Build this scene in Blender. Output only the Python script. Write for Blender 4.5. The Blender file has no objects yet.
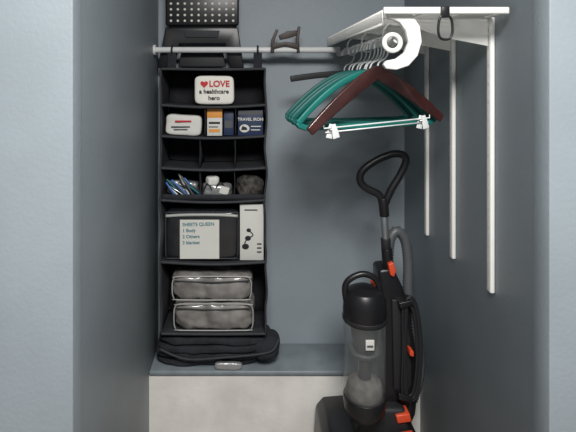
import bpy, bmesh, math, random
from mathutils import Vector, Matrix, noise
random.seed(4)
scene = bpy.context.scene
try:
    scene.view_settings.view_transform = 'Standard'
except Exception: pass
E = 1.42      # eye height
# ---------------------------------------------------------------- materials
def lin(c):
    c/=255.0
    return c/12.92 if c<=0.04045 else ((c+0.055)/1.055)**2.4
def S(r,g,b): return (lin(r),lin(g),lin(b),1)
def mat(name,col,rough=0.5,metal=0.0,var=0.0,vscale=6,bump=0.0,bscale=200,alpha=1,coat=0,col2=None,spec=0.5):
    m=bpy.data.materials.new(name); m.use_nodes=True
    nt=m.node_tree; b=nt.nodes['Principled BSDF']
    b.inputs['Base Color'].default_value=col
    b.inputs['Roughness'].default_value=rough
    b.inputs['Metallic'].default_value=metal
    b.inputs['Alpha'].default_value=alpha
    b.inputs['Specular IOR Level'].default_value=spec
    if coat: 
        b.inputs['Coat Weight'].default_value=coat; b.inputs['Coat Roughness'].default_value=0.12
    tc=nt.nodes.new('ShaderNodeTexCoord')
    if var or col2:
        n=nt.nodes.new('ShaderNodeTexNoise'); n.inputs['Scale'].default_value=vscale; n.inputs['Detail'].default_value=6
        nt.links.new(tc.outputs['Object'],n.inputs['Vector'])
        r=nt.nodes.new('ShaderNodeValToRGB')
        r.color_ramp.elements[0].position=0.35; r.color_ramp.elements[1].position=0.65
        a=tuple(c*(1-var) for c in col[:3])+(1,)
        z=col2 if col2 else tuple(min(1,c*(1+var)) for c in col[:3])+(1,)
        r.color_ramp.elements[0].color=a; r.color_ramp.elements[1].color=z
        nt.links.new(n.outputs['Fac'],r.inputs['Fac']); nt.links.new(r.outputs['Color'],b.inputs['Base Color'])
    if bump:
        n2=nt.nodes.new('ShaderNodeTexNoise'); n2.inputs['Scale'].default_value=bscale; n2.inputs['Detail'].default_value=4
        nt.links.new(tc.outputs['Object'],n2.inputs['Vector'])
        bp=nt.nodes.new('ShaderNodeBump'); bp.inputs['Strength'].default_value=bump; bp.inputs['Distance'].default_value=0.004
        nt.links.new(n2.outputs['Fac'],bp.inputs['Height']); nt.links.new(bp.outputs['Normal'],b.inputs['Normal'])
    return m
M={}
M['wall']=mat('wall_paint',S(146,156,163),0.5,var=0.04,vscale=5,bump=0.18,bscale=90)
M['plaster']=mat('ledge_plaster',S(216,213,207),0.8,var=0.0,vscale=6,bump=0.3,bscale=40,col2=S(236,234,228))
M['ledge']=mat('ledge_paint',S(122,131,137),0.45,var=0.12,vscale=12,bump=0.3,bscale=60)
M['ceil']=mat('ceiling_paint',S(215,216,215),0.8,bump=0.2)
M['floor']=mat('floor_wood',S(125,115,105),0.5,var=0.2,vscale=8)
M['white']=mat('white_enamel',S(232,232,228),0.35,var=0.02,vscale=20)
M['slot']=mat('slot_dark',S(175,176,175),0.8)
M['rod']=mat('rod_painted',S(216,218,218),0.45,metal=0.0,var=0.03,vscale=20)
M['fab']=mat('black_fabric',S(34,36,42),0.85,var=0.25,vscale=30,bump=0.5,bscale=500)
M['fabin']=mat('black_fabric_lining',S(26,27,32),0.9,var=0.25,vscale=20,bump=0.4,bscale=400)
M['hem']=mat('black_hem',S(46,48,52),0.7,var=0.1,vscale=60)
M['blk']=mat('black_plastic',S(24,24,27),0.35,var=0.05,vscale=20)
M['blk2']=mat('matte_black_plastic',S(32,33,36),0.55,var=0.05,vscale=20)
M['gry']=mat('grey_hose_plastic',S(80,83,86),0.45,var=0.05,vscale=20)
M['chrome']=mat('brushed_metal',S(185,188,190),0.25,metal=0.9)
M['hook']=mat('hook_metal',S(240,242,242),0.3,metal=0.1)
M['red']=mat('red_orange_plastic',S(214,78,44),0.4)
M['teal']=mat('teal_plastic',S(18,112,104),0.45,var=0.06,vscale=15)
M['teal2']=mat('teal_plastic_dark',S(12,88,84),0.45,var=0.06,vscale=15)
M['wood']=mat('mahogany_wood',S(62,30,27),0.28,var=0.3,vscale=18,coat=0.5)
M['brown']=mat('dark_bronze',S(58,46,40),0.5,var=0.1)
M['clear']=mat('smoked_clear_plastic',S(150,154,154),0.06,alpha=0.2,coat=0.8)
M['dust']=mat('dust_grey',S(104,101,97),0.9,var=0.3,vscale=30,bump=0.5,bscale=60)
M['cyc']=mat('cyclone_plastic',S(48,50,52),0.4)
M['paper']=mat('paper_white',S(208,208,202),0.8,var=0.02)
M['cream']=mat('pouch_canvas',S(228,226,218),0.8,var=0.03,bump=0.3,bscale=500)
M['ink']=mat('ink_black',S(30,30,34),0.7)
M['inkred']=mat('ink_red',S(190,28,38),0.6)
M['inkteal']=mat('ink_teal',S(40,110,120),0.7)
M['navy']=mat('carton_navy',S(38,52,82),0.5,var=0.08)
M['orange']=mat('carton_orange',S(220,150,70),0.5)
M['blue']=mat('blue_plastic',S(60,110,180),0.4)
M['bag']=mat('vinyl_over_grey_fabric',S(104,101,99),0.4,var=0.0,vscale=14,coat=0.8,bump=0.5,bscale=25,col2=S(146,142,138))
M['bagdark']=mat('vinyl_over_black_fabric',S(30,32,36),0.3,var=0.3,vscale=14,coat=0.9,bump=0.4,bscale=25)
M['piping']=mat('vinyl_piping',S(165,166,164),0.4)
M['pattern']=mat('patterned_cloth',S(34,34,38),0.85,vscale=60,col2=S(84,78,72),bump=0.5,bscale=80)
M['silver']=mat('silver_film',S(170,172,172),0.3,metal=0.5,bump=0.5,bscale=60)

# ---------------------------------------------------------------- object helpers
def finish(o,m=None,smooth=False,bevel=0,segs=2,parent=None):
    if m is not None:
        o.data.materials.clear(); o.data.materials.append(m)
    if smooth:
        for p in o.data.polygons: p.use_smooth=True
    if bevel:
        md=o.modifiers.new('bevel','BEVEL'); md.width=bevel; md.segments=segs; md.limit_method='ANGLE'
    if parent is not None:
        o.parent=parent; o.matrix_parent_inverse=Matrix.Translation(-Vector(parent.location))@Matrix.Identity(4)
    return o
def newobj(name,bm):
    me=bpy.data.meshes.new(name); bm.normal_update(); bm.to_mesh(me); bm.free()
    o=bpy.data.objects.new(name,me); scene.collection.objects.link(o); return o
def empty(name,loc):
    e=bpy.data.objects.new(name,None); e.location=loc; e.empty_display_size=0.05
    scene.collection.objects.link(e); return e
def box(name,x0,x1,y0,y1,z0,z1,m,bevel=0,parent=None,rot=None,segs=2):
    bm=bmesh.new(); bmesh.ops.create_cube(bm,size=1)
    c=Vector(((x0+x1)/2,(y0+y1)/2,(z0+z1)/2))
    bmesh.ops.scale(bm,vec=(x1-x0,y1-y0,z1-z0),verts=bm.verts)
    if rot: bmesh.ops.rotate(bm,cent=(0,0,0),matrix=rot,verts=bm.verts)
    o=newobj(name,bm); 
    for v in o.data.vertices: v.co+=c
    recenter(o)
    return finish(o,m,bevel>0,bevel,segs,parent)
def recenter(o):
    if not len(o.data.vertices): return
    xs=[v.co for v in o.data.vertices]
    c=Vector([(min(p[i] for p in xs)+max(p[i] for p in xs))/2 for i in range(3)])
    for v in o.data.vertices: v.co-=c
    o.location=c
def prism(name,pts,y0,y1,m,bevel=0,parent=None,axis='y'):
    """pts: outline (x,z) extruded in y ; axis 'z': outline (x,y) extruded in z"""
    bm=bmesh.new()
    def P(p,t): return (p[0],t,p[1]) if axis=='y' else (p[0],p[1],t)
    a=[bm.verts.new(P(p,y0)) for p in pts]; b=[bm.verts.new(P(p,y1)) for p in pts]
    n=len(pts)
    bm.faces.new(a); bm.faces.new(b[::-1])
    for i in range(n): bm.faces.new((a[i],b[i],b[(i+1)%n],a[(i+1)%n]))
    bmesh.ops.recalc_face_normals(bm,faces=bm.faces)
    o=newobj(name,bm); recenter(o); return finish(o,m,bevel>0,bevel,3,parent)
def spline(pts,sub=6,cyc=False):
    P=[Vector(p) for p in pts]; n=len(P); out=[]
    rng=range(n) if cyc else range(n-1)
    for i in rng:
        if cyc: p0,p1,p2,p3=P[(i-1)%n],P[i],P[(i+1)%n],P[(i+2)%n]
        else: p0=P[max(i-1,0)];p1=P[i];p2=P[i+1];p3=P[min(i+2,n-1)]
        for k in range(sub):
            t=k/sub
            out.append(0.5*((2*p1)+(-p0+p2)*t+(2*p0-5*p1+4*p2-p3)*t*t+(-p0+3*p1-3*p2+p3)*t**3))
    if not cyc: out.append(P[-1].copy())
    return out
def tube(name,pts,r,m,parent=None,sub=6,cyc=False,seg=12,smoothcurve=True,corr=None,bmx=None):
    path=spline(pts,sub,cyc) if smoothcurve else [Vector(p) for p in pts]
    if corr:
        L=[0]
        for i in range(1,len(path)): L.append(L[-1]+(path[i]-path[i-1]).length)
        N=int(L[-1]/corr); res=[]; j=0
        for k in range(N+1):
            s=L[-1]*k/N
            while j<len(L)-2 and L[j+1]<s: j+=1
            t=(s-L[j])/max(1e-9,L[j+1]-L[j]); res.append(path[j].lerp(path[j+1],t))
        path=res
    bm=bmx if bmx is not None else bmesh.new(); rings=[]; n=len(path); up=None
    for i,p in enumerate(path):
        if cyc: d=path[(i+1)%n]-path[i-1]
        else: d=path[min(i+1,n-1)]-path[max(i-1,0)]
        d.normalize()
        if up is None:
            up=d.orthogonal().normalized()
        up=(up-d*up.dot(d)); up.normalize()
        w=d.cross(up)
        rr=r(i/(n-1)) if callable(r) else r
        if corr: rr*= 1.0 if i%2 else 0.8
        rings.append([bm.verts.new(p+(up*math.cos(a)+w*math.sin(a))*rr) for a in [2*math.pi*k/seg for k in range(seg)]])
    rn=range(n) if cyc else range(n-1)
    for i in rn:
        A=rings[i];B=rings[(i+1)%n]
        o_=0
        if cyc and i==n-1:
            o_=min(range(seg),key=lambda q:(A[0].co-B[q].co).length)
        for k in range(seg):
            bm.faces.new((A[k],A[(k+1)%seg],B[(k+1+o_)%seg],B[(k+o_)%seg]))
    if not cyc:
        bm.faces.new(rings[0][::-1]); bm.faces.new(rings[-1])
    if bmx is not None: return None
    bmesh.ops.recalc_face_normals(bm,faces=bm.faces)
    o=newobj(name,bm); recenter(o); return finish(o,m,True,0,2,parent)
def cyl(name,p0,p1,r,m,parent=None,seg=32,r2=None,bevel=0.0015):
    p0=Vector(p0);p1=Vector(p1);d=p1-p0
    bm=bmesh.new()
    bmesh.ops.create_cone(bm,cap_ends=True,segments=seg,radius1=r,radius2=r if r2 is None else r2,depth=d.length)
    q=d.to_track_quat('Z','Y').to_matrix().to_4x4()
    bmesh.ops.transform(bm,matrix=Matrix.Translation((p0+p1)/2)@q,verts=bm.verts)
    o=newobj(name,bm); recenter(o)
    for p in o.data.polygons: p.use_smooth=len(p.vertices)==4
    return finish(o,m,False,bevel,2,parent)
def lathe(name,prof,cx,cy,m,parent=None,seg=40):
    bm=bmesh.new(); rings=[]
    for r,z in prof: rings.append([bm.verts.new((cx+r*math.cos(2*math.pi*k/seg),cy+r*math.sin(2*math.pi*k/seg),z)) for k in range(seg)])
    for A,B in zip(rings,rings[1:]):
        for k in range(seg): bm.faces.new((A[k],A[(k+1)%seg],B[(k+1)%seg],B[k]))
    bm.faces.new(rings[0][::-1]); bm.faces.new(rings[-1])
    bmesh.ops.recalc_face_normals(bm,faces=bm.faces)
    o=newobj(name,bm); recenter(o); return finish(o,m,True,0.0015,2,parent)
def blob(name,c,size,m,parent=None,power=5,amp=0.004,sc=12,seed=0,res=20,rotz=0,roty=0,flat=True):
    """soft stuffed box: rounded super-ellipsoid with wrinkles"""
    bm=bmesh.new(); bmesh.ops.create_cube(bm,size=2)
    bmesh.ops.subdivide_edges(bm,edges=bm.edges,cuts=res,use_grid_fill=True)
    for v in bm.verts:
        p=v.co; n=(abs(p.x)**power+abs(p.y)**power+abs(p.z)**power)**(1/power)
        q=p/n
        w=Vector((q.x*size[0]/2,q.y*size[1]/2,q.z*size[2]/2))
        f=noise.noise(w*sc+Vector((seed*7.1,seed,0)))+0.5*noise.noise(w*sc*2.7+Vector((0,seed*3.3,seed)))
        nn=q.normalized()
        w+=nn*f*amp
        if flat: w.z=max(w.z,-size[2]/2+0.0005)
        v.co=w
    R=Matrix.Rotation(rotz,4,'Z')@Matrix.Rotation(roty,4,'Y')
    bmesh.ops.transform(bm,matrix=R,verts=bm.verts)
    bmesh.ops.recalc_face_normals(bm,faces=bm.faces)
    o=newobj(name,bm); o.location=c
    return finish(o,m,True,0,2,parent)
def ribbon(name,pts,widths,y0,y1,m,parent=None,bevel=0.003,M4=None):
    """band in xz plane following pts with widths"""
    P=[Vector((p[0],p[1])) for p in pts]; n=len(P); up=[];lo=[]
    for i in range(n):
        d=(P[min(i+1,n-1)]-P[max(i-1,0)]).normalized(); nn=Vector((-d.y,d.x))
        w=widths[i] if isinstance(widths,list) else widths
        up.append(P[i]+nn*w/2); lo.append(P[i]-nn*w/2)
    bm=bmesh.new()
    A=[(bm.verts.new((u.x,y0,u.y)),bm.verts.new((l.x,y0,l.y)),bm.verts.new((l.x,y1,l.y)),bm.verts.new((u.x,y1,u.y))) for u,l in zip(up,lo)]
    for a,b in zip(A,A[1:]):
        for k in range(4): bm.faces.new((a[k],a[(k+1)%4],b[(k+1)%4],b[k]))
    bm.faces.new(A[0][::-1]); bm.faces.new(A[-1])
    if M4 is not None: bmesh.ops.transform(bm,matrix=M4,verts=bm.verts)
    bmesh.ops.recalc_face_normals(bm,faces=bm.faces)
    o=newobj(name,bm); recenter(o); return finish(o,m,True,bevel,3,parent)
def text(name,body,x,y,z,size,m,parent=None,rot=0.0,align='CENTER',bold=0.0):
    cu=bpy.data.curves.new(name,'FONT'); cu.body=body; cu.size=size; cu.align_x=align; cu.align_y='CENTER'; cu.extrude=0.0004; cu.offset=bold
    t=bpy.data.objects.new(name+'_c',cu); scene.collection.objects.link(t)
    dg=bpy.context.evaluated_depsgraph_get(); me=bpy.data.meshes.new_from_object(t.evaluated_get(dg))
    bpy.data.objects.remove(t)
    o=bpy.data.objects.new(name,me); scene.collection.objects.link(o)
    me.transform(Matrix.Rotation(math.pi/2,4,'X')@Matrix.Rotation(rot,4,'Z'))
    o.location=(x,y,z)
    return finish(o,m,False,0,2,parent)

# ---------------------------------------------------------------- room shell
XL,XR,YB,YF=-0.400,0.675,2.10,1.075
box('floor',-1.9,1.9,-2.2,2.2,-0.08,0,M['floor'])
box('ceiling',-1.9,1.9,-2.2,2.2,2.4,2.48,M['ceil'])
box('wall_back',XL-0.1,XR+0.1,YB,YB+0.1,0,2.4,M['wall'])
prism('wall_left',[(XL,YB),(XL,1.135),(XL+0.003,1.13),(XL+0.003,YF),(-1.9,YF),(-1.9,YF+0.12),(XL-0.1,YF+0.12),(XL-0.1,YB)],0,2.4,M['wall'],0.003,axis='z')
prism('wall_right',[(XR,YB),(XR,1.145),(XR-0.004,1.138),(XR-0.004,YF),(1.9,YF),(1.9,YF+0.12),(XR+0.1,YF+0.12),(XR+0.1,YB)],0,2.4,M['wall'],0.003,axis='z')
box('wall_header',XL+0.003,XR-0.004,YF,YF+0.1,2.12,2.4,M['wall'])
box('wall_room_left',-1.98,-1.9,-2.2,YF,0,2.4,M['wall'])
box('wall_room_right',1.9,1.98,-2.2,YF,0,2.4,M['wall'])
box('wall_room_rear',-1.9,1.9,-2.28,-2.2,0,2.4,M['wall'])
LZ=0.256
led=empty('wall_ledge',(0.13,2.0,0))
box('plaster_face',XL,XR,1.905,YB,0,LZ-0.02,M['plaster'],parent=led)
box('ledge_top',XL,XR,1.898,YB,LZ-0.02,LZ,M['ledge'],0.006,parent=led)

# ---------------------------------------------------------------- closet rod
RZ=1.532
rod=empty('closet_rod',(0,1.99,RZ))
cyl('rod_tube',(XL+0.004,1.99,RZ),(0.372,1.99,RZ),0.0125,M['rod'],rod)
cyl('wall_flange',(XL+0.0005,1.99,RZ),(XL+0.010,1.99,RZ),0.022,M['rod'],rod)

# ---------------------------------------------------------------- wire shelf + hang rod + brackets
SZ=1.591; SX0,SX1=0.341,0.662; SY0=1.235
sh=empty('closet_shelf',(0.5,1.67,SZ))
bm=bmesh.new()
def rail(x,z,y0=SY0,y1=YB-0.002,r=0.0035): tube('',[(x,y0,z),(x,y1,z)],r,None,smoothcurve=False,bmx=bm,seg=8)
for x in (SX0+0.002,0.45,0.56,SX1-0.004): rail(x,SZ-0.004)
rail(SX0,SZ-0.035); 
y=SY0
while y<YB-0.01:
    tube('',[(SX0,y,SZ-0.035),(SX0,y,SZ),(SX0+0.006,y,SZ+0.003),(SX1,y,SZ+0.003)],0.0026,None,smoothcurve=False,bmx=bm,seg=6)
    y+=0.0125
bmesh.ops.recalc_face_normals(bm,faces=bm.faces)
o=newobj('wire_deck',bm); finish(o,M['white'],True,0,2,sh)
box('front_lip',SX0,SX1,SY0-0.012,SY0-0.004,SZ-0.010,SZ+0.008,M['white'],0.003,sh)
HX,HZ=0.388,1.520
cyl('hanging_rod',(HX,1.262,HZ),(HX,YB-0.002,HZ),0.0115,M['white'],sh)
SY=[1.333,1.583,1.815]
for i,yy in enumerate(SY):
    prism('bracket_%d'%i,[(0.660,SZ-0.008),(SX0+0.01,SZ-0.008),(SX0+0.01,SZ-0.022),(0.46,SZ-0.035),(0.54,SZ-0.062),(0.660,SZ-0.085)],yy-0.0015,yy+0.0015,M['white'],0.001,sh)
    tube('rod_hook_%d'%i,[(HX,yy,SZ-0.02),(HX-0.018,yy,SZ-0.045),(HX-0.016,yy,HZ-0.010),(HX,yy,HZ-0.017),(HX+0.014,yy,HZ-0.010)],0.003,M['white'],sh)
def k(u,v): return ((u-250)/379.0, E+(77-v)/379.0)
cap=[k(384,11),(k(398,9)),k(409,15),k(417,27),k(419,42),k(415,56),k(406,66),k(394,70),k(384,69),k(381,65),k(384,61),k(394,59),k(402,53),k(406,43),k(403,31),k(397,23),k(386,19)]
prism('end_cap_band',cap,1.243,1.262,M['white'],0.003,sh)
cx,cz=k(391,43)
tube('end_ring',[(cx+0.021*math.cos(a),1.255,cz+0.021*math.sin(a)) for a in [2*math.pi*i/12 for i in range(12)]],0.0065,M['white'],sh,cyc=True)
cyl('rod_end_plug',(HX,1.2605,HZ),(HX,1.263,HZ),0.011,M['rod'],sh)
for i,yy in enumerate(SY):
    st=empty('shelf_standard',(XR-0.006,yy,1.2))
    box('channel',XR-0.013,XR-0.0003,yy-0.0125,yy+0.0125,0.823,1.585,M['white'],0.004,st,segs=3)
    b2=bmesh.new(); z=0.85
    while z<1.57:
        bmesh.ops.create_cube(b2,size=1,matrix=Matrix.Translation((XR-0.0131,yy,z))@Matrix.Diagonal((0.0006,0.003,0.012,1)))
        z+=0.05
    o=newobj('slots',b2); finish(o,M['slot'],parent=st)
sn=empty('carabiner_clip',(0.50,1.215,1.55))
def c(u,v): return (u-250)/392.0, E+(77-v)/392.0
pts=[c(438,20),c(437,32),c(440,39),c(448,39),c(451,32),c(450,20),c(446,16),c(441,16)]
tube('link',[(p[0],1.216,p[1]) for p in pts],0.0032,M['blk'],sn,cyc=True)
box('jaw',c(440,0)[0],c(448,0)[0],1.212,1.2235,c(0,18)[1],c(0,7)[1],M['blk'],0.002,sn)

# ---------------------------------------------------------------- clothes hangers
def hanger(name,y,yaw,tilt,kind,w=0.215,dx=0,drop=0.105,mm=None):
    root=empty(name,(HX,y,HZ))
    T=Matrix.Translation((HX,y,HZ))@Matrix.Rotation(math.radians(yaw),4,'Z')@Matrix.Rotation(math.radians(tilt),4,'Y')
    hk=[(dx,-.085),(dx*.6,-.055),(.011,-.042),(.023,-.024),(.024,-.002),(.013,.0155),(-.004,.0180),(-.020,.008),(-.025,-.012)]
    tube('hook',[T@Vector((p[0],0,p[1]-.0035)) for p in hk],0.0027,M['hook'],root,seg=8)
    T=T@Matrix.Translation((dx,0,.008))
    N=24; pts=[];wd=[]
    for i in range(N+1):
        t=-1+2*i/N; a=abs(t)
        z=-.094-drop*(a**(1.2 if kind=='wood' else 1.7))
        pts.append((w*t,z))
        if kind=='wood': wd.append(.042-.016*a+ .006*math.sin(a*math.pi))
        elif kind=='black': wd.append(.024)
        else: wd.append(.020-.002*a)
    th=.0065 if kind=='wood' else .0055
    m=mm or {'wood':M['wood'],'black':M['blk2'],'teal':M['teal']}[kind]
    ribbon('shoulder_bar',pts,wd,-th,th,m,root,0.004,T)
    zb=-.094-drop
    if kind=='wood':
        zb+=.006
        tube('trouser_bar',[T@Vector((p[0],0,p[1])) for p in [(-w*.8,zb+.04),(-w*.8,zb),(w*.8,zb),(w*.8,zb+.04)]],.0022,M['hook'],root,smoothcurve=False,seg=8)
        tube('second_bar',[T@Vector((p[0],0,p[1])) for p in [(-w*.78,zb-.012),(w*.78,zb-.012)]],.0020,M['hook'],root,smoothcurve=False,seg=8)
        for sx in (-.68,.68):
            X=w*sx
            ribbon('clip',[(X,zb+.010),(X+.004,zb-.008),(X+.008,zb-.030)],[.012,.018,.022],-.008,-.004,M['hook'],root,.001,T)
            ribbon('clip_back',[(X,zb+.010),(X-.004,zb-.008),(X-.010,zb-.030)],[.012,.018,.020],.003,.006,M['hook'],root,.001,T)
            tube('clip_spring',[T@Vector((X-.012,-.001,zb-.006)),T@Vector((X+.012,-.001,zb-.006))],.005,M['chrome'],root,smoothcurve=False)
    elif kind=='teal':
        # rounded tip turning into the trouser bar
        ribbon('lower_bar',[(-w*1.0,zb+.004),(-w*.97,zb-.006),(-w*.88,zb-.014),(0,zb-.014),(w*.88,zb-.014),(w*.97,zb-.006),(w*1.0,zb+.004)],.017,-.0045,.0045,m,root,.003,T)
    return root
hanger('wooden_hanger',1.42,20,-3,'wood',w=.230,dx=-.020,drop=.155)
for i,(yy,yaw,tl) in enumerate([(1.465,14,-1),(1.50,10,1),(1.54,14,-2),(1.585,9,1),(1.64,12,-1),(1.70,8,1),(1.77,8,-1)]):
    hanger('plastic_hanger',yy,yaw,tl,'teal',w=.230,dx=-.030,drop=.146+.004*(i//2),mm=M['teal2'] if i%2 else None)
hanger('black_hanger',1.90,8,-1,'black',drop=.018,w=.215,dx=-.02)

# ---------------------------------------------------------------- clamp on rod
cl=empty('rod_clamp',(0.15,1.99,RZ+0.03))
def q(u,v): return (u-250)/241.0, E+(77-v)/241.0
ribbon('left_jaw',[q(272,53),q(273,40),q(277,30)],[.016,.014,.012],1.972,2.008,M['brown'],cl,.002)
ribbon('right_jaw',[q(298,53),q(297,40),q(299,27)],[.012,.012,.010],1.972,2.008,M['brown'],cl,.002)
ribbon('bridge',[q(272,47),q(285,44),q(298,47)],[.022,.016,.022],1.970,1.975,M['brown'],cl,.002)
ribbon('thumb_plate',[q(279,38),q(288,35),q(297,33)],[.02,.03,.02],1.975,1.985,M['brown'],cl,.002)

# ---------------------------------------------------------------- folding step stool
ss=empty('folding_step_stool',(-0.2,2.03,1.65))
def s2(u,v): return (u-250)/236.4, E+(77-v)/236.4
x0,z0=s2(166,26); x1,z1=s2(239,-10)
box('step_panel',x0,x1,2.012,2.03,z0,z1,M['blk'],0.008,ss,segs=3)
b2=bmesh.new()
for i in range(10):
    for j in range(6):
        X=x0+.024+i*(x1-x0-.048)/9; Z=z0+.020+j*.024
        bmesh.ops.create_cone(b2,cap_ends=True,segments=12,radius1=.0055,radius2=.0048,depth=.002,matrix=Matrix.Translation((X,2.0115,Z))@Matrix.Rotation(math.pi/2,4,'X'))
o=newobj('grip_dots',b2); finish(o,M['cream'],parent=ss)
L=[s2(166,28),s2(238,28),s2(244,68),s2(230,68),s2(225,44),s2(180,44),s2(173,68),s2(158,68)]
prism('leg_frame',L,2.014,2.045,M['blk'],0.004,ss)
prism('inner_leg_frame',[s2(182,48),s2(222,48),s2(226,67),s2(178,67)],2.03,2.05,M['blk2'],0.004,ss)
prism('carry_handle',[s2(184,31),s2(220,31),s2(218,38),s2(186,38)],2.009,2.0145,M['hem'],0.002,ss)
box('rear_panel',x0+.01,x1-.01,2.034,2.05,s2(0,40)[1],z1-.01,M['blk'],0.006,ss)

# ---------------------------------------------------------------- hanging organiser
og=empty('hanging_closet_organizer',(-0.15,1.99,0.93))
OX0,OX1,OY0,OY1=-0.352,0.062,1.90,2.085
SHZ=[1.452,1.309,1.186,1.060,0.933,0.688,0.405]
def sheet(name,fn,nu,nv,th,m):
    bm=bmesh.new(); g=[[bm.verts.new(fn(i/nu,j/nv)) for j in range(nv+1)] for i in range(nu+1)]
    for i in range(nu):
        for j in range(nv): bm.faces.new((g[i][j],g[i+1][j],g[i+1][j+1],g[i][j+1]))
    o=newobj(name,bm); finish(o,m,True,0,2,og)
    md=o.modifiers.new('th','SOLIDIFY'); md.thickness=th; md.offset=0
    return o
def wob(p,a=.003,s=9): return noise.noise(Vector(p)*s)*a
H0,H1=SHZ[-1],SHZ[0]
sheet('back_panel',lambda a,b:(OX0+(OX1-OX0)*a,OY1+wob((a,b,3)),H0+(H1-H0)*b),12,30,.004,M['fabin'])
for nm,X in (('side_panel_left',OX0),('side_panel_right',OX1)):
    sheet(nm,lambda a,b:(X+wob((a*.3,b*3,X),.011,3),OY0+(OY1-OY0)*a,H0+(H1-H0)*b),6,40,.005,M['fab'])
for i,zz in enumerate(SHZ):
    sg=.009 if 0<i<6 else .002
    sheet('shelf_%d'%i,lambda a,b:(OX0+(OX1-OX0)*a,OY0+(OY1-OY0)*b,zz-sg*math.sin(a*math.pi)+.0),16,4,.006,M['fab'])
    tube('hem_%d'%i,[(OX0+(OX1-OX0)*a/8,OY0-.002,zz-sg*math.sin(a/8*math.pi)) for a in range(9)],.0055,M['hem'],og,seg=8)
for X in (OX0,OX1):
    tube('edge_piping',[(X+wob((0,b/20*3,X),.011,3),OY0-.002,H0+(H1-H0)*b/20) for b in range(21)],.004,M['hem'],og,seg=8,sub=3)
for r,xs in ((1,(-.180,-.058)),(2,(-.200,-.060)),(3,(-.200,-.062))):
    for X in xs:
        sheet('divider_%d'%r,lambda a,b:(X+wob((a,b,X),.004,3),OY0+.006+(OY1-OY0-.01)*a,SHZ[r+1]+.0+(SHZ[r]-SHZ[r+1]-.004)*b),4,4,.003,M['fab'])
sheet('pocket_front',lambda a,b:(OX0+(OX1-OX0)*a,OY0+.003-.004*math.sin(a*9.4)**2,SHZ[4]+.022*b),24,2,.002,M['fab'])
for X in (OX0+.03,OX1-.03):
    ribbon('hanging_strap',[(X,H1-.002),(X,RZ-.012)],.035,1.975,1.978,M['fab'],og,.0008)
    tube('strap_loop',[(X,1.977,RZ-.016),(X,1.971,RZ),(X,1.99,RZ+.0165),(X,2.008,RZ),(X,2.0,RZ-.03),(X,1.995,H1)],.004,M['fab'],og)

# --- items
pc=empty('canvas_pouch',(-.143,1.93,1.37))
zt=SHZ[1]
blob('pouch_body',(-.143,1.935,zt+.0585),(.158,.05,.115),M['cream'],pc,power=7,amp=.0015)
tube('zipper',[(-.215,1.925,zt+.108),(-.143,1.918,zt+.112),(-.071,1.925,zt+.108)],.002,M['ink'],pc)
text('word_love','LOVE',-.122,1.9075,zt+.083,.034,M['inkred'],pc,bold=.0008)
hp=[]
for i in range(24):
    t=2*math.pi*i/24; hp.append((-.182+.00095*16*math.sin(t)**3, zt+.083+.00095*(13*math.cos(t)-5*math.cos(2*t)-2*math.cos(3*t)-math.cos(4*t))))
prism('heart',hp,1.9068,1.909,M['inkred'],0,pc)
text('word_line_2','a healthcare',-.143,1.9075,zt+.053,.024,M['ink'],pc,bold=.0005)
text('word_line_3','hero',-.143,1.9075,zt+.027,.024,M['ink'],pc,bold=.0005)
z2=SHZ[2]-.002
tp=empty('bandage_pack',(-.27,1.93,z2+.04))
blob('pack',(-.268,1.945,z2+.043),(.145,.045,.082),M['paper'],tp,power=6,amp=.004,seed=2,roty=.06)
box('red_stripe',-.300,-.235,1.917,1.924,z2+.056,z2+.062,M['inkred'],0,tp)
box('grey_stripe',-.315,-.24,1.917,1.924,z2+.035,z2+.039,M['gry'],0,tp)
box('grey_stripe_2',-.305,-.25,1.917,1.924,z2+.025,z2+.028,M['gry'],0,tp)
cb=empty('medicine_carton',(-.15,1.93,z2+.05))
box('carton',-.172,-.112,1.925,1.975,z2,z2+.108,M['paper'],.001,cb)
box('orange_top',-.1725,-.1115,1.9245,1.9755,z2+.072,z2+.1085,M['orange'],.001,cb)
box('print_1',-.165,-.120,1.9235,1.9255,z2+.048,z2+.056,M['ink'],0,cb)
box('print_2',-.165,-.128,1.9235,1.9255,z2+.034,z2+.038,M['gry'],0,cb)
box('print_3',-.165,-.120,1.9235,1.9255,z2+.015,z2+.027,M['orange'],0,cb)
d=empty('small_carton',(-.09,1.95,z2+.05))
box('carton',-.106,-.066,1.94,1.98,z2,z2+.098,M['navy'],.001,d)
box('label',-.102,-.070,1.9385,1.9405,z2+.03,z2+.06,M['gry'],0,d)
nb=empty('travel_iron_carton',(0,1.93,z2+.05))
box('carton',-.048,.052,1.925,1.985,z2,z2+.103,M['navy'],.001,nb)
box('lid_print',-.046,.050,1.9235,1.9255,z2+.085,z2+.101,M['gry'],0,nb)
text('word_travel','TRAVEL IRON',.002,1.9235,z2+.066,.0165,M['paper'],nb,bold=.0004)
el=[(-.022+.020*math.cos(a),z2+.03+.016*math.sin(a)) for a in [2*math.pi*i/24 for i in range(24)]]
prism('oval_photo',el,1.9225,1.9255,M['paper'],0,nb)
prism('iron_picture',[(-.036,z2+.024),(-.010,z2+.024),(-.014,z2+.034),(-.03,z2+.04)],1.9215,1.9235,M['ink'],0,nb)
box('print_line',.004,.044,1.9235,1.9255,z2+.036,z2+.04,M['paper'],0,nb)
box('print_line_2',.004,.04,1.9235,1.9255,z2+.022,z2+.026,M['paper'],0,nb)
z4=SHZ[4]+.001
tb=empty('toothbrush_packs',(-.28,1.95,z4+.04))
cols=['blue','paper','inkteal','ink','chrome','blue','paper','navy','gry','ink']
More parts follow.
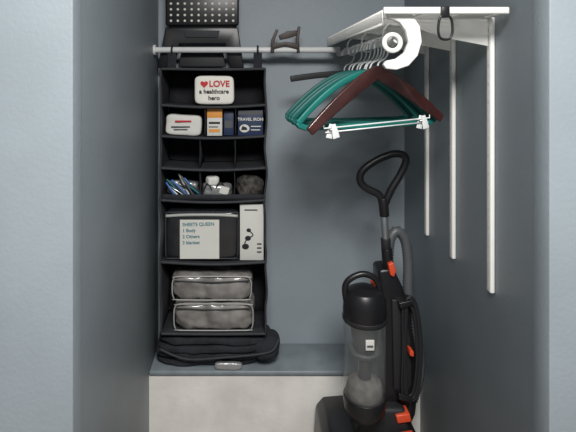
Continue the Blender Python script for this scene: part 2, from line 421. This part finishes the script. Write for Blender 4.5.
for i in range(14):
    a=random.uniform(.4,1.05); X=-.335+i*.009; Y=1.925+.008*(i%4)
    dx=math.cos(a)*.105*(-1); 
    p0=(X+.035,Y,z4+.008+.002*(i%3)); p1=(X+.035+dx*.75,Y+.01,z4+.008+math.sin(a)*.100)
    if p1[0]<OX0+.014: p1=(OX0+.014,p1[1],p1[2])
    tube('handle_%d'%i,[p0,((p0[0]+p1[0])/2,Y,(p0[2]+p1[2])/2+.004),p1],.0038,M[cols[i%10]],tb,seg=8)
blob('clear_wrap',(-.275,1.99,z4+.03),(.13,.06,.06),M['silver'],tb,power=4,amp=.008,sc=25)
wp=empty('wrapped_packets',(-.13,1.95,z4+.04))
blob('packet_1',(-.135,1.955,z4+.0285),(.115,.07,.055),M['silver'],wp,power=4,amp=.008,sc=22,seed=5)
blob('packet_2',(-.15,1.935,z4+.068),(.05,.04,.035),M['paper'],wp,power=4,amp=.005,sc=22,seed=6,rotz=.3)
box('packet_label',-.120,-.085,1.915,1.918,z4+.018,z4+.048,M['paper'],0,wp,rot=Matrix.Rotation(.3,3,'Y'))
tube('cable',[(-.19,1.925,z4+.02),(-.17,1.918,z4+.06),(-.145,1.92,z4+.03),(-.12,1.918,z4+.065),(-.09,1.92,z4+.03)],.003,M['ink'],wp)
rc=empty('rolled_cloth',(0,1.96,z4+.04))
blob('cloth',(0.0,1.97,z4+.045),(.105,.11,.088),M['pattern'],rc,power=3,amp=.012,sc=20,seed=9)
z5=SHZ[5]+.001
sb=empty('zippered_storage_bag',(-.2,1.97,z5+.1))
blob('bag_body',(-.192,1.985,z5+.1),(.30,.15,.20),M['bagdark'],sb,power=9,amp=.003,sc=9,seed=3)
def rrect(x0,x1,z0,z1,y,r=.02):
    P=[]
    for cx_,cz_,a0 in ((x1-r,z1-r,0),(x0+r,z1-r,90),(x0+r,z0+r,180),(x1-r,z0+r,270)):
        for t in (0,45,90): 
            a=math.radians(a0+t); P.append((cx_+r*math.cos(a),y,cz_+r*math.sin(a)))
    return P
tube('front_piping',rrect(-.336,-.048,z5+.008,z5+.192,1.912),.003,M['hem'],sb,cyc=True,sub=2,seg=8)
tube('zip_edge',[(-.335,1.909,z5+.178),(-.25,1.907,z5+.183),(-.13,1.907,z5+.183),(-.049,1.909,z5+.178)],.006,M['piping'],sb,seg=8)
box('paper_note',-.278,-.122,1.9035,1.9045,z5+.010,z5+.165,M['paper'],0,sb)
for i,t in enumerate(['SHEETS QUEEN','1 Body','2 Others','3 blanket']):
    text('note_line_%d'%i,t,-.268,1.903,z5+.145-.024*i,.0185,M['inkteal'],sb,rot=.02,align='LEFT',bold=.0003)
wb=empty('white_product_carton',(.01,1.96,z5+.11))
box('carton',-.040,.054,1.915,2.03,z5,z5+.222,M['paper'],.001,wb)
box('print_top',-.022,.030,1.9135,1.9155,z5+.198,z5+.203,M['gry'],0,wb)
for (a,b,r) in ((-.008,.088,.012),(-.018,.055,.014),(-.005,.12,.009)):
    prism('earpiece_print',[(a+r*math.cos(t),z5+b+r*.8*math.sin(t)) for t in [2*math.pi*i/20 for i in range(20)]],1.9132,1.9155,M['ink'],0,wb)
tube('cord_print',[(-.005,1.9145,z5+.12),(.012,1.9145,z5+.1),(-.008,1.9145,z5+.088),(-.02,1.9145,z5+.07),(-.018,1.9145,z5+.055)],.0022,M['ink'],wb,seg=6)
for i in range(3): box('side_print_%d'%i,.028,.046,1.9135,1.9155,z5+.03+.016*i,z5+.036+.016*i,M['gry'],0,wb)
z6=SHZ[6]+.001
for i,(cx_,w_,zz,h_) in enumerate(((-.145,.325,z6,.118),(-.152,.325,z6+.121,.106))):
    bg=empty('vinyl_linen_bag',(cx_,1.98,zz+h_/2))
    blob('bag',(cx_,1.985,zz+h_/2),(w_,.16,h_),M['bag'],bg,power=5,amp=.009,sc=16,seed=11+i,res=28)
    tube('piping',rrect(cx_-w_/2+.006,cx_+w_/2-.006,zz+.008,zz+h_-.006,1.906,.025),.0025,M['piping'],bg,cyc=True,sub=2,seg=8)
    tube('zip',[(cx_-w_/2+.015,1.904,zz+h_-.022),(cx_,1.900,zz+h_-.026),(cx_+w_/2-.015,1.904,zz+h_-.022)],.0028,M['hem'],bg,seg=8)
gb=empty('folded_garment_bag',(-.14,1.99,LZ+.06))
for i,(cx_,w_,z_,h_,yy,ry) in enumerate(((-.17,.43,LZ+.001,.035,2.005,0),(-.165,.445,LZ+.032,.034,1.995,.01),(-.135,.49,LZ+.062,.036,1.985,-.015),(-.145,.46,LZ+.096,.032,1.985,.01))):
    blob('fold_%d'%i,(cx_,yy,z_+h_/2),(w_,.165,h_),M['fab'],gb,power=4,amp=.010,sc=11,seed=20+i,flat=(i==0),roty=ry)
blob('bulge',(.065,1.965,LZ+.075),(.11,.14,.085),M['fab'],gb,power=3,amp=.008,seed=31,flat=False)
tube('edge_cord',[(-.36,1.905,LZ+.085),(-.25,1.895,LZ+.05),(-.1,1.893,LZ+.058),(.03,1.893,LZ+.07),(.09,1.895,LZ+.085),(.115,1.92,LZ+.115)],.0045,M['hem'],gb)
fp=empty('foil_packet',(-.09,1.912,LZ+.015))
blob('packet',(-.085,1.912,LZ+.015),(.11,.022,.028),M['silver'],fp,power=4,amp=.002,sc=30)

# ---------------------------------------------------------------- upright vacuum
vc=empty('upright_vacuum_cleaner',(.44,1.72,0))
def g(u,v,y=1.72): 
    sc=480/y
    return ((u-250)/sc,y,E+(77-v)/sc)
def g2(u,v,y=1.72):
    p=g(u,v,y); return (p[0],p[2])
hl=[(383,206),(379,195),(366,188),(360,180),(363,170),(377,160),(393,154),(403,155),(406,161),(400,175),(391,190),(385,204)]
tube('handle_loop',[g(*p) for p in hl],.0135,M['blk'],vc,seg=14)
cyl('collar_top',g(383,198),g(384.5,216),.017,M['blk'],vc)
cyl('wand',g(384,214),g(387,258),.0135,M['chrome'],vc)
cyl('collar_mid',g(385.5,238),g(386,248),.017,M['blk2'],vc)
cyl('collar_low',g(386.5,248),g(388,268),.019,M['blk'],vc)
sp=[(377,268),(392,266),(401,284),(410,308),(416,340),(418,380),(414,412),(405,432),(360,440),(352,425),(372,400),(380,340),(378,300)]
prism('body_spine',[g2(*p) for p in sp],1.70,1.79,M['blk'],.012,vc)
prism('body_side_panel',[g2(*p,y=1.69) for p in [(392,300),(402,300),(411,340),(412,385),(405,400),(394,390)]],1.69,1.702,M['blk2'],.004,vc)
prism('orange_yoke',[g2(*p,y=1.69) for p in [(388,264),(393,262),(396,270),(394,277),(390,275)]],1.685,1.71,M['red'],.004,vc)
prism('orange_tab',[g2(*p,y=1.69) for p in [(371,283),(377,277),(379,283),(374,290)]],1.685,1.71,M['red'],.003,vc)
prism('orange_latch',[g2(*p,y=1.66) for p in [(395,414),(409,412),(411,420),(397,422)]],1.65,1.70,M['red'],.004,vc)
prism('orange_button',[g2(*p,y=1.66) for p in [(410,350),(414,352),(414,357),(410,356)]],1.66,1.71,M['red'],.002,vc)
hs=[(388,262,1.74),(390,240,1.745),(397,231,1.75),(405,240,1.75),(408,262,1.745),(408,290,1.735),(411,315,1.72),(418,345,1.71),(419,375,1.71),(412,400,1.72)]
tube('corrugated_hose',[g(*p) for p in hs],.0195,M['gry'],vc,corr=.0055,seg=16)
cyl('hose_cuff',g(411,392,1.72),g(407,412,1.72),.023,M['blk'],vc)
# power cord wound between two hooks on the side
for i in range(4):
    o_=i*1.6; yy=1.672+.006*(i%2)
    lp=[(403+o_,306-o_),(409+o_,304-o_),(414+o_,315),(417+o_,350),(414+o_,388),(408+o_,396+o_),(402+o_,390),(403+o_*.6,350)]
    tube('cord_loop_%d'%i,[g(p[0],p[1],yy) for p in lp],.0042,M['blk2'],vc,cyc=True,seg=8)
prism('cord_hook_top',[g2(*p,y=1.67) for p in [(398,302),(412,299),(413,304),(400,308)]],1.66,1.71,M['blk'],.003,vc)
prism('cord_hook_bottom',[g2(*p,y=1.67) for p in [(398,392),(412,396),(412,401),(398,398)]],1.66,1.71,M['blk'],.003,vc)
cy=1.635; ccx,_,_=g(364.5,0,cy)
def cz_(v): return g(0,v,cy)[2]
lathe('dust_canister',[(.066,cz_(396)),(.070,cz_(392)),(.0715,cz_(320)),(.0705,cz_(318))],ccx,cy,M['clear'],vc)
lathe('dust_load',[(.060,cz_(394)),(.062,cz_(388)),(.055,cz_(381)),(.03,cz_(377))],ccx,cy,M['dust'],vc)
lathe('cyclone_tube',[(.022,cz_(378)),(.022,cz_(352)),(.034,cz_(350)),(.046,cz_(330)),(.046,cz_(318))],ccx,cy,M['cyc'],vc)
lathe('cyclone_skirt',[(.034,cz_(356)),(.052,cz_(350)),(.050,cz_(348)),(.03,cz_(350))],ccx,cy,M['gry'],vc)
lathe('canister_lid',[(.072,cz_(320)),(.073,cz_(308)),(.070,cz_(297)),(.058,cz_(290)),(.030,cz_(286)),(.012,cz_(285))],ccx,cy,M['blk'],vc)
lathe('canister_foot',[(.050,cz_(416)),(.068,cz_(408)),(.072,cz_(400)),(.071,cz_(394))],ccx,cy,M['blk'],vc)
lathe('lid_ring',[(.0745,cz_(319)),(.0745,cz_(315))],ccx,cy,M['blk2'],vc)
tube('carry_handle',[g(346,300,cy),g(345,287,cy),g(350,279,cy),g(362,274,cy),(g(373,277,cy)),g(379,286,cy),g(380,298,cy)],.0105,M['blk'],vc)
box('energy_label',ccx-.014,ccx+.014,cy-.0765,cy-.0725,cz_(338),cz_(328),M['paper'],.001,vc)
box('label_print',ccx-.010,ccx+.010,cy-.0772,cy-.0762,cz_(335),cz_(333),M['gry'],0,vc)
hd=[(.250,.03),(.255,.014),(.60,.014),(.61,.03),(.607,.12),(.585,.165),(.50,.178),(.36,.178),(.285,.172),(.257,.14)]
prism('floor_head',hd,1.64,1.88,M['blk'],.02,vc)
prism('head_bumper',[(.24,.012),(.612,.012),(.612,.04),(.24,.04)],1.625,1.64,M['blk2'],.005,vc)
prism('head_orange_badge',[g2(*p,y=1.65) for p in [(400,432),(412,430),(412,440),(400,442)]],1.63,1.652,M['red'],.003,vc)
prism('head_neck',[(.36,.17),(.56,.17),(.54,.27),(.40,.27)],1.66,1.80,M['blk2'],.015,vc)
for X in (.272,.585): cyl('wheel',(X-.012,1.82,.026),(X+.012,1.82,.026),.0255,M['blk2'],vc)

# ---------------------------------------------------------------- light
def area(name,loc,rot,size,power,col):
    l=bpy.data.lights.new(name,'AREA'); l.shape='DISK'; l.size=size; l.energy=power; l.color=col
    o=bpy.data.objects.new(name,l); o.location=loc; o.rotation_euler=rot; scene.collection.objects.link(o)
area('ceiling_light',(.15,-.15,2.36),(0,0,0),.9,88,(1,.98,.955))
w=bpy.data.worlds.new('World'); scene.world=w; w.use_nodes=True
w.node_tree.nodes['Background'].inputs[0].default_value=(.6,.7,.8,1); w.node_tree.nodes['Background'].inputs[1].default_value=.3

cam=bpy.data.cameras.new('camera'); co=bpy.data.objects.new('camera',cam); scene.collection.objects.link(co)
co.location=(0,0,E); co.rotation_euler=(math.pi/2,0,0)
cam.sensor_width=36; cam.lens=30; cam.shift_x=(288-250)/576; cam.shift_y=-(216-77)/576; cam.clip_start=.02
scene.camera=co
